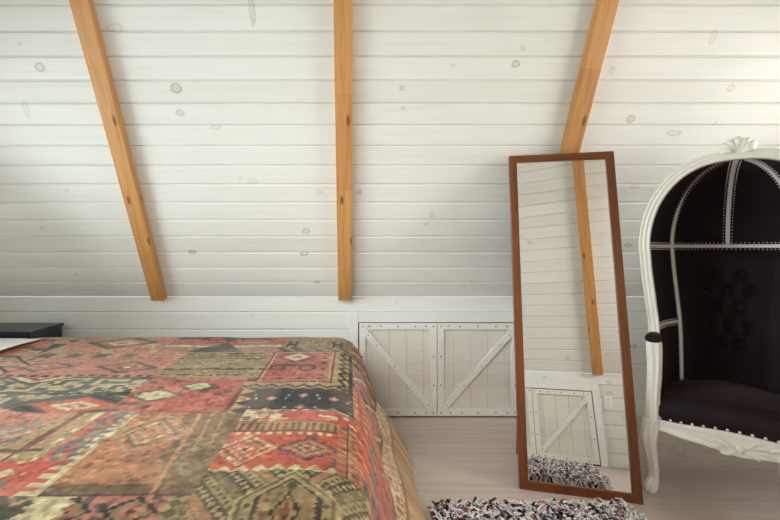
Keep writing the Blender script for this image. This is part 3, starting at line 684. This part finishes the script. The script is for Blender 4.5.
# golden brown spread under the quilt, flaring to the floor at the foot
prof2 = smooth_profile([(0, 0), (.06, .012), (.115, .052), (.150, .12), (.185, .23), (.265, .345), (.340, .44), (.400, .53), (.440, .60), (.448, .628)], 70)
ext2 = prof2[-1][0]
av = np.arange(-1.84, -.12 + ext2, .012); bv = np.arange(BED_B0 + .02 - .46, BED_B1 - .075 + .46, .012)
AA, BB = np.meshgrid(av, bv)
DA = np.maximum(AA + .12, 0); DB = np.where(BB > BED_B1 - .075, BB - BED_B1 + .075, np.where(BB < BED_B0 + .02, BED_B0 + .02 - BB, 0)); D = np.hypot(DA, DB)
cl = np.where(D > ext2 - .004, (ext2 - .004) / np.maximum(D, 1e-6), 1.0)   # round the hem at the corners
AA = np.where(DA > 0, -.12 + DA * cl, AA); BB = np.where(BB > BED_B1 - .075, BED_B1 - .075 + DB * cl, np.where(BB < BED_B0 + .02, BED_B0 + .02 - DB * cl, BB)); D = D * cl
P = drape(prof2, AA, BB, -.12, BED_B0 + .02, BED_B1 - .075, .640, ripple=.006, rf=9)
along = np.where(DA > DB, BB, AA)
cs = np.zeros(AA.shape + (3,)); cs[:] = lin((172, 136, 98))
stk = vnoise(along / .007, D / .30, 3); cs[stk > .55] = lin((190, 156, 116)); cs[stk < .28] = lin((148, 110, 72))
kn_ = (D < .575); cs[kn_] = lin((184, 154, 120)); sp = hashn(np.floor(along / .010), np.floor(D / .010), 2); cs[kn_ & (sp > .55)] = lin((210, 186, 150)); cs[kn_ & (sp < .2)] = lin((140, 98, 66))
cs[(D > .565) & (D < .585)] = lin((150, 100, 60))
cs *= (.85 + .3 * vnoise(along / .05, D / .2, 8))[..., None]
sp_me = grid_mesh('bedspread', P, cs); spread = link('bedspread', sp_me, M['spread'])
tag(spread, 'golden brown woven bedspread hanging to the floor from under the quilt', 'bedspread')

# pillows at the head, a sliver of one shows at the left edge
def pillow(x, y, label):
    m = MB(); n = 26; P = []
    for i in range(n + 1):
        r = []
        for j in range(2 * n):
            th = 2 * math.pi * j / (2 * n); ph = math.pi * (i / n - .5)
            ce = lambda w, e: math.copysign(abs(math.cos(w)) ** e, math.cos(w))
            se = lambda w, e: math.copysign(abs(math.sin(w)) ** e, math.sin(w))
            r.append((.19 * ce(ph, .9) * ce(th, .45), .33 * ce(ph, .9) * se(th, .45), .062 * se(ph, 1.1)))
        P.append(r)
    m.grid(P, cu=True); o = m.build('pillow', M['linen'], smooth=True); o.location = (x, y, .735); o.rotation_euler = (0, math.radians(4), 0)
    tag(o, label, 'pillow', 'white pillows at the head of the bed')
pillow(-2.235, 1.97, 'white pillow at the head of the bed beside the nightstand')
pillow(-2.265, 1.25, 'white pillow at the head of the bed on the near side')

# nightstand between bed and wall
ns = empty('nightstand', (-2.2, 2.66, 0)); tag(ns, 'dark charcoal nightstand in the corner beyond the bed', 'nightstand')
m = MB(); m.box((-.215, -.145, .655), (.215, .150, .675)); m.build('top', M['nightstand'], ns, bevel=.002)
m = MB(); m.box((-.205, -.135, .14), (.205, .145, .655)); m.build('body', M['nightstand'], ns, bevel=.002)
for z0, z1 in ((.42, .635), (.17, .40)):
    m = MB(); m.box((-.19, -.148, z0), (.19, -.1355, z1)); dr = m.build('drawer', M['nightstand'], ns, bevel=.002)
    k = MB(); k.ball((0, -.158, (z0 + z1) / 2), .011, 10, 6); k.build('knob', M['screw'], dr, True)
for lx in (-.18, .18):
    for ly in (-.11, .12):
        m = MB(); m.box((lx - .018, ly - .018, 0), (lx + .018, ly + .018, .142)); m.build('leg', M['nightstand'], ns)

# ------------------------------------------------------------------ standing mirror
MWD, MLN, LEAN, YAW = .5396, 1.760, .1961, .2307
mr = empty('standing_mirror'); wv = Vector((math.cos(YAW), -math.sin(YAW), 0)); bv_ = Vector((math.sin(YAW), math.cos(YAW), 0))
upv = bv_ * math.sin(LEAN) + Vector((0, 0, math.cos(LEAN)))
mr.matrix_world = frame((.841, 2.0068, .0), wv, upv)    # local x width, y up the glass, z towards the viewer
tag(mr, 'tall leaning floor mirror in a thin red-brown wooden frame', 'mirror')
c, T = .041, .030
def bar(nm, pts, z0, z1, mat):
    m = MB(); n = len(pts)
    m.add([(x, y, z0) for x, y in pts] + [(x, y, z1) for x, y in pts], [tuple(range(n))[::-1], tuple(range(n, 2 * n))] + [(i, (i + 1) % n, n + (i + 1) % n, n + i) for i in range(n)])
    return m.build(nm, mat, mr, bevel=.0025)
w_, l_ = MWD, MLN
bar('frame_stile', [(0, 0), (c, c), (c, l_ - c), (0, l_)], -T, 0, M['mirror_frame'])
bar('frame_stile', [(w_, 0), (w_, l_), (w_ - c, l_ - c), (w_ - c, c)], -T, 0, M['mirror_frame'])
M['mirror_frame_cross'] = beam_material('red_brown_stained_wood_cross', (118, 66, 30), (92, 48, 20), (74, 38, 16), (2.0, 45, 45), 0.28)
bar('frame_rail', [(0, 0), (w_, 0), (w_ - c, c), (c, c)], -T, 0, M['mirror_frame_cross'])
bar('frame_rail', [(0, l_), (c, l_ - c), (w_ - c, l_ - c), (w_, l_)], -T, 0, M['mirror_frame_cross'])
m = MB(); m.box((c - .006, c - .006, -.014), (w_ - c + .006, l_ - c + .006, -.0095)); m.build('glass', M['mirror'], mr)
m = MB(); m.box((c - .008, c - .008, -.022), (w_ - c + .008, l_ - c + .008, -.0150)); m.build('back_board', M['black'], mr)
st = bpy.data.objects.new('easel_stand', None); COL.objects.link(st); st.parent = mr
inv = mr.matrix_world.inverted()
base = Vector((.841, 2.0068, 0))
for k in (.055, MWD - .055):
    top = Vector((k, 1.15, -T - .004)); foot = inv @ (base + wv * k + bv_ * .362 + Vector((0, 0, .003)))
    m = MB(); m.sweep([top, foot], [(-.013, -.008), (.013, -.008), (.013, .008), (-.013, .008)], up=(0, 0, 1)); m.build('leg', M['mirror_frame'], st)
a_ = Vector((.055, 1.15, -T - .004)); f0 = inv @ (base + wv * .055 + bv_ * .362); e_ = a_.lerp(f0, .72); e2 = e_ + Vector((MWD - .11, 0, 0))
m = MB(); m.sweep([e_, e2], [(-.010, -.007), (.010, -.007), (.010, .007), (-.010, .007)], up=(0, 0, 1)); m.build('crossbar', M['mirror_frame'], st)

# ------------------------------------------------------------------ electrical outlet on the opposite wall (seen in the mirror)
ou = bpy.data.objects.new('wall_outlet', None); COL.objects.link(ou); ou.matrix_world = MW_KNEE2 @ Matrix.Translation((-1.497, .577, .0))
tag(ou, 'white electrical outlet on the boards right of the door in the mirror', 'outlet')
m = MB(); m.box((-.036, -.058, .0004), (.036, .058, .007)); m.build('cover_plate', M['plastic'], ou, bevel=.003)
for s in (-.022, .022):
    m = MB(); m.box((-.016, s - .015, .0066), (.016, s + .015, .0095)); r = m.build('socket', M['plastic'], ou, bevel=.002)
    for k in (-.006, .006):
        m = MB(); m.box((k - .0012, s - .004, .009), (k + .0012, s + .006, .0099)); m.build('slot', M['black'], r)

# ------------------------------------------------------------------ shaggy rug
RGX0, RGX1, RGY0, RGY1 = .36, 1.25, .22, 1.83
m = MB(); m.box((RGX0, RGY0, .0005), (RGX1, RGY1, .010))
rug = m.build('rug', plain('rug_backing', (150, 142, 140), 0.9, 0.1), bevel=.002)
tag(rug, 'shaggy black, white and pink rug on the floor before the mirror', 'rug')
N = 8200
bx = nrng.uniform(RGX0 + .004, RGX1 - .004, N); by = RGY0 + (RGY1 - RGY0) * nrng.uniform(0, 1, N) ** .62
hd = nrng.uniform(0, 2 * np.pi, N); ln = nrng.uniform(.036, .066, N); lean = nrng.uniform(.3, 1.0, N)
hx, hy = np.cos(hd) * lean, np.sin(hd) * lean
# keep the fringe off the mirror foot
edge = np.clip((by - (RGY1 - .03)) / .03, 0, 1); hy = hy * (1 - .75 * edge)
wd = nrng.uniform(.0055, .0095, N)
S = 5
VV = np.zeros((N, S, 3, 3))
for k in range(S):
    t_ = k / (S - 1); rise = np.sin(t_ * np.pi * .60) / np.sin(np.pi * .60); rise = np.minimum(rise, 1.04)
    cxk = bx + hx * ln * t_ ** 1.5 * .9; cyk = by + hy * ln * t_ ** 1.5 * .9; czk = .008 + ln * .82 * rise
    r = wd * (1.0 - .55 * t_ ** 3)
    for j in range(3):
        an = 2 * np.pi * j / 3 + hd
        VV[:, k, j] = np.stack([cxk + r * np.cos(an), cyk + r * np.sin(an), czk + .3 * r * np.sin(an)], -1)
fi = []
for k in range(S - 1):
    for j in range(3):
        fi.append((k * 3 + j, k * 3 + (j + 1) % 3, (k + 1) * 3 + (j + 1) % 3, (k + 1) * 3 + j))
fi = np.array(fi)
quads = (np.arange(N)[:, None, None] * (S * 3) + fi[None]).reshape(-1, 4)
me = bpy.data.meshes.new('pile'); me.vertices.add(N * S * 3); me.vertices.foreach_set('co', VV.reshape(-1).astype(np.float32))
me.loops.add(quads.size); me.loops.foreach_set('vertex_index', quads.reshape(-1).astype(np.int32))
me.polygons.add(len(quads)); me.polygons.foreach_set('loop_start', np.arange(0, quads.size, 4, dtype=np.int32)); me.polygons.foreach_set('use_smooth', np.ones(len(quads), bool))
me.update(calc_edges=True)
pal = np.array([lin(c) for c in ((240, 236, 233), (222, 215, 214), (44, 40, 46), (172, 104, 108), (150, 145, 150))])
pick = nrng.uniform(0, 1, N) * .75 + .25 * vnoise(bx / .05, by / .03, 4)
ci = np.where(pick < .46, 0, np.where(pick < .62, 1, np.where(pick < .78, 2, np.where(pick < .85, 3, 4))))
cc = np.repeat(pal[ci], S * 3, axis=0)
at = me.color_attributes.new('dye', 'FLOAT_COLOR', 'POINT'); at.data.foreach_set('color', np.c_[cc, np.ones(len(cc))].astype(np.float32).reshape(-1))
M['yarn'] = dyed('rug_yarn', 0.9, 0.1)
pile = link('pile', me, M['yarn'], rug); pile['kind'] = 'stuff'

# ------------------------------------------------------------------ canopy armchair
CH_TH = math.radians(39.5)
ch = empty('canopy_armchair', (1.921, 2.034, 0), -CH_TH)
tag(ch, 'black velvet canopy armchair with carved ivory frame and pearl nail heads', 'armchair')
def lerp(z, tab):
    return float(np.interp(z, [a for a, _ in tab], [b for _, b in tab]))
ZB = 1.205; DOME = .405
HW = [(.36, .290), (.70, .290), (.80, .294), (.95, .310), (1.08, .324), (1.205, .332)]
YR = [(.36, -.285), (.70, -.280), (.76, -.235), (.82, -.205), (1.205, -.225), (1.62, -.250)]
YBK = [(.36, .225), (1.205, .300)]
def shell_pt(phi, v):
    """phi -90..90 degrees round the back; v < 1 up the wall (0 seat, 1 canopy band), 1..2 over the dome"""
    p = math.radians(phi); sp, cp = math.sin(p), math.cos(p)
    if v <= 1:
        z = .36 + (ZB - .36) * v; hw = lerp(z, HW); y0 = lerp(z, YR); yb = lerp(z, YBK)
        return np.array([hw * sp, y0 + (yb - y0) * cp, z])
    ps = (v - 1) * math.pi / 2; cs_ = max(0, math.cos(ps)) ** .88
    z = ZB + DOME * math.sin(ps); y0 = lerp(z, YR)
    return np.array([lerp(ZB, HW) * sp * cs_, y0 + (.300 + .225) * cp * cs_, z])
def shell_n(phi, v):
    e = 1e-3; v = min(v, 1.97)
    a = shell_pt(phi + 1, v) - shell_pt(phi - 1, v); b = shell_pt(phi, v + e) - shell_pt(phi, v - e)
    n = np.cross(a, b); n /= np.linalg.norm(n) + 1e-12
    c_ = np.array([0, -.15, min(shell_pt(phi, v)[2], 1.2)]) - shell_pt(phi, v)
    return n if n @ c_ > 0 else -n
vs = list(np.linspace(0, 1, 34)) + list(np.linspace(1, 1.985, 22))[1:]
ph = np.linspace(-90, 90, 49)
def shell_sheet(off): return np.array([[shell_pt(p, v) - shell_n(p, v) * off for p in ph] for v in vs])
I_, O_ = shell_sheet(0), shell_sheet(.032)
m = MB(); m.grid(I_); m.grid(O_, flip=True)
for A_, B_ in ((I_[0], O_[0]), (I_[-1], O_[-1]), (I_[:, 0], O_[:, 0]), (I_[:, -1], O_[:, -1])): m.grid(np.array([A_, B_]))
m.build('shell', M['velvet'], ch, True)
# carved rim round the opening
rim_pts, rim_up = [], []
vr = [(0.455 + (1 - .455) * i / 24) for i in range(25)] + [1 + i / 26 for i in range(1, 26)]
left = [shell_pt(-90, v) for v in vr]; right = [shell_pt(90, v) for v in vr]
path = np.array(left + [np.array([0, -.25, ZB + DOME])] + right[::-1])
ctr = np.array([0, 0, 1.15])
path = path + np.array([[math.copysign(.012, q[0]) * min(1, abs(q[0]) / .1), -.006, .010 * max(0, (q[2] - ZB) / DOME)] for q in path])
path = np.array(spline(path[::2], 120))
sec = [(-.024, -.014), (-.024, .010), (-.020, .018), (-.014, .018), (-.011, .011), (-.006, .015), (0, .020), (.006, .015), (.011, .011), (.014, .018), (.020, .018), (.024, .010), (.024, -.014)]
m = MB(); m.sweep(path, sec, up=(0, -1, 0)); rim = m.build('rim', M['ivory'], ch, False)
for p_ in rim.data.polygons: p_.use_smooth = True
# ribs with their pearl nail heads
def strip(name, pv, wid, thick=.006, taper=None):
    pts = np.array([shell_pt(*q) for q in pv]); ns_ = [shell_n(*q) for q in pv]
    pts = pts + np.array(ns_) * .002
    m = MB(); sc_ = [(-wid, -.004), (-wid, thick * .5), (-wid * .6, thick), (wid * .6, thick), (wid, thick * .5), (wid, -.004)]
    m.sweep(pts, sc_, scale=taper, up=ns_); o = m.build(name, M['tape'], ch, True)
    # nails
    d = np.r_[0, np.cumsum(np.linalg.norm(np.diff(pts, axis=0), axis=1))]; k = (MB(), MB())
    for s_ in np.arange(.010, d[-1] - .005, .0185):
        i = min(int(np.searchsorted(d, s_)), len(pts) - 1); i = max(i, 1); t_ = (s_ - d[i - 1]) / (d[i] - d[i - 1] + 1e-9)
        q = pts[i - 1] * (1 - t_) + pts[i] * t_; tn = pts[i] - pts[i - 1]; tn /= np.linalg.norm(tn); sd = np.cross(tn, ns_[i]); sd /= np.linalg.norm(sd)
        for sg in (0, 1): k[sg].ball(q + sd * (2 * sg - 1) * (wid + .0082) + ns_[i] * .001, .0034, 6, 4)
    for kk in k: kk.build('nail_trim', M['nail'], o, True)
    return o
strip('rib', [(0, v) for v in np.linspace(1.01, 1.93, 30)], .0095)
for s in (-1, 1):
    strip('rib', [(s * 47, v) for v in np.linspace(1.01, 1.93, 30)], .0095, taper=None if s > 0 else list(np.interp(np.linspace(1.01, 1.93, 30), [1.01, 1.28, 1.5, 1.93], [1, .95, .22, .2])))
    strip('back_band', [(s * (47 - 4 * (1 - v)), v) for v in np.linspace(.13, .99, 30)], .0095)
    strip('arm_band', [(s * p, .505) for p in np.linspace(86, 48, 16)], .0075)
strip('canopy_band', [(p, 1.0) for p in np.linspace(-88, 88, 60)], .0095)
# tufted back panel with sunken buttons
btn = [(-.24, .818), (.23, .818), (-.42, .705), (-.02, .705), (.42, .705), (-.22, .585), (.22, .585), (-.42, .445), (.02, .445), (.42, .445), (-.2, .31), (.22, .31)]
def panel_pt(u, w):
    v = .09 + .885 * w; phi = u * (44 - 4 * (1 - v))
    e = min(1, (1 - abs(u)) / .16) * min(1, (1 - w) / .08, w / .05 + .3); e = math.sqrt(max(0, e))
    dep = .030 * e
    for bu, bv2 in btn:
        dx, dz = (u - bu) * .22, (w - bv2) * .75
        dep -= .030 * math.exp(-(dx * dx + dz * dz) / .00045)
    for i in range(len(btn)):
        for j in range(i + 1, len(btn)):
            ax, az = btn[i][0] * .22, btn[i][1] * .75; cx2, cz2 = btn[j][0] * .22, btn[j][1] * .75
            L2 = (cx2 - ax) ** 2 + (cz2 - az) ** 2
            if L2 > .019 or abs(az - cz2) < .02: continue
            t_ = max(0, min(1, ((u * .22 - ax) * (cx2 - ax) + (w * .75 - az) * (cz2 - az)) / L2)); dd = (u * .22 - ax - t_ * (cx2 - ax)) ** 2 + (w * .75 - az - t_ * (cz2 - az)) ** 2
            dep -= .011 * math.exp(-dd / .00010)
    return shell_pt(phi, v) + shell_n(phi, v) * (.003 + dep)
m = MB(); m.grid(np.array([[panel_pt(u, w) for u in np.linspace(-1, 1, 60)] for w in np.linspace(0, 1, 90)])); bp = m.build('back_panel', M['velvet'], ch, True)
for u, w in btn:
    q = panel_pt(u, w); m = MB(); v = .09 + .885 * w; nn_ = shell_n(u * 41, v); m.ball(q + nn_ * .003, .0095, 10, 6, (1, .6, 1)); m.build('button', M['velvet'], bp, True)
# seat: upholstered body with a bowed front
def front_y(x): return -.292 - .048 * max(0, math.cos(math.pi * x / .64))
def top_z(x): return .352 + .025 * max(0, math.cos(math.pi * x / .62)) ** 2
def bot_z(x): return .304 - .008 * (0.5 - 0.5 * math.cos(min(1, (.30 - abs(x)) / .14) * math.pi)) - .014 * math.exp(-(x / .07) ** 2)
P = []
for k in range(21):
    x = -.292 + .584 * k / 20; fy = front_y(x); zt = top_z(x); row = [(x, fy + .03, zt - .05), (x, fy + .004, zt), (x, fy - .008, zt + .030), (x, fy - .006, zt + .070), (x, fy + .016, zt + .100), (x, fy + .060, zt + .116)]
    for i in range(1, 11):
        y = fy + .06 + (.20 - fy - .06) * i / 10; row.append((x, y, zt + .116 + .016 * math.sin(math.pi * i / 10) - .02 * (i / 10) - (.02 * (abs(x) / .292) ** 6)))
    row += [(x, .205, zt + .05), (x, .205, zt - .05)]
    P.append(row)
m = MB(); m.grid(np.array(P), cu=True)
for e in (0, -1): m.add(P[e], [tuple(range(len(P[e])))])
m.build('seat', M['velvet'], ch, True)
# front apron with carving and nail heads
P = []
for k in range(41):
    x = -.285 + .57 * k / 40; fy = front_y(x); a, b = top_z(x) + .004, bot_z(x)
    P.append([(x, fy + .022, a), (x, fy - .004, a), (x, fy - .010, a - .008), (x, fy - .006, a - .018), (x, fy - .006, b + .016), (x, fy - .013, b + .008), (x, fy - .008, b), (x, fy + .022, b)])
m = MB(); m.grid(np.array(P), cu=True)
for e in (0, -1): m.add(P[e], [tuple(range(8))])
ap = m.build('apron', M['ivory'], ch, True)
m = MB()
def leaf(m, x, z, ang, L, wdt):
    P = []
    for i in range(9):
        t_ = i / 8; w2 = wdt * math.sin(math.pi * (t_ * .9 + .05)) ; px_, pz_ = x + math.cos(ang) * L * t_, z + math.sin(ang) * L * t_ + .012 * math.sin(math.pi * t_) * math.copysign(1, math.cos(ang)) * .5
        row = []
        for j in range(7):
            s = (j - 3) / 3; row.append((px_ - math.sin(ang) * w2 * s, front_y(px_) - .006 - .009 * (1 - s * s) - .002 * math.cos(9 * s), pz_ + math.cos(ang) * w2 * s))
        P.append(row)
    m.grid(np.array(P))
for s in (-1, 1):
    for dx, dz, an, L, wd_ in ((.012, .004, 10, .085, .012), (.030, .012, 40, .045, .010), (.055, -.004, -12, .065, .010), (.085, .006, 20, .05, .008), (.012, -.016, -20, .055, .010)):
        a_ = math.radians(an); leaf(m, s * dx, .318 + dz, a_ if s > 0 else math.pi - a_, L, wd_)
m.ball((0, front_y(0) - .010, .318), .016, 10, 6, (1, .6, 1.2)); m.build('carving', M['ivory'], ap, True)
for k in range(15):
    x = -.278 + .556 * k / 14; m = MB(); m.ball((x, front_y(x) - .004, top_z(x) + .012), .0062, 8, 5); m.build('nail', M['nail'], ap, True)
# side and back rails
for s in (-1, 1):
    m = MB(); m.sweep([(s * .298, -.285, .326), (s * .29, 0, .322), (s * .235, .235, .322)], [(-.012, -.028), (.012, -.028), (.012, .028), (-.012, .028)]); m.build('side_rail', M['ivory'], ch)
m = MB(); m.box((-.235, .226, .294), (.235, .250, .350)); m.build('back_rail', M['ivory'], ch, bevel=.003)
# legs and arm posts: fluted, S-curved
def fluted(name, pts, n=34, flute=7, dep=.15):
    s = spline(pts, n); m = MB(); m.sweep(s[:, :3], [circ(r, 32, flute, dep) for r in s[:, 3]], up=(0, -1, .001)); return m.build(name, M['ivory'], ch, True)
for s in (-1, 1):
    fluted('front_leg', [(s * .312, -.297, .352, .031), (s * .318, -.303, .300, .033), (s * .322, -.308, .25, .030), (s * .314, -.302, .18, .0245), (s * .304, -.294, .11, .020), (s * .303, -.296, .065, .019), (s * .311, -.307, .032, .026), (s * .316, -.314, .012, .025), (s * .316, -.314, .0, .021)])
    fluted('arm_post', [(s * .306, -.297, .345, .031), (s * .309, -.300, .40, .029), (s * .307, -.300, .47, .0265), (s * .302, -.296, .56, .027), (s * .301, -.294, .64, .028), (s * .303, -.297, .70, .030), (s * .304, -.300, .735, .029)])
    m = MB(); m.sweep(spline([(s * .303, -.332, .742), (s * .304, -.31, .752), (s * .303, -.27, .756), (s * .300, -.20, .760)], 14), [circ(r, 14, sy=.62) for r in (.010, .024, .031, .034, .035, .035, .035, .034, .033, .032, .030, .027, .022, .012)]); m.build('armrest', M['velvet'], ch, True)
    m = MB(); bl = spline([(s * .215, .235, .345), (s * .214, .242, .25), (s * .213, .255, .12), (s * .212, .275, 0.0)], 10); m.sweep(bl, [[(-r, -r), (r, -r), (r, r), (-r, r)] for r in np.linspace(.026, .017, 10)], up=(0, -1, .001)); m.build('back_leg', M['ivory'], ch, bevel=.003)
# scallop crest on top of the rim
m = MB()
for i in range(7):
    an = math.radians(-66 + 22 * i); L = .074 - .016 * abs(i - 3) / 3 - (.010 if i in (0, 6) else 0)
    P = []
    for k in range(9):
        t_ = k / 8; r_ = .005 + .0115 * math.sin(min(1, t_ * 1.05) * math.pi * .62); r_ *= (1 if t_ < .85 else math.sqrt(max(.02, 1 - ((t_ - .85) / .15) ** 2)))
        c_ = np.array([math.sin(an) * L * (.12 + .95 * t_) * 1.25, -.262 - .012 * math.sin(math.pi * t_), ZB + DOME + .012 + math.cos(an) * L * (.12 + .95 * t_)])
        P.append([c_ + np.array([math.cos(an) * r_ * math.cos(q), r_ * 1.15 * math.sin(q), -math.sin(an) * r_ * math.cos(q)]) for q in np.linspace(0, 2 * math.pi, 10, endpoint=False)])
    m.grid(np.array(P), cu=True); m.add(P[-1], [tuple(range(10))])
for s in (-1, 1): m.ball((s * .078, -.258, ZB + DOME + .014), .016, 10, 6, (1.4, .8, .8))
m.build('crest', M['ivory'], ch, True)
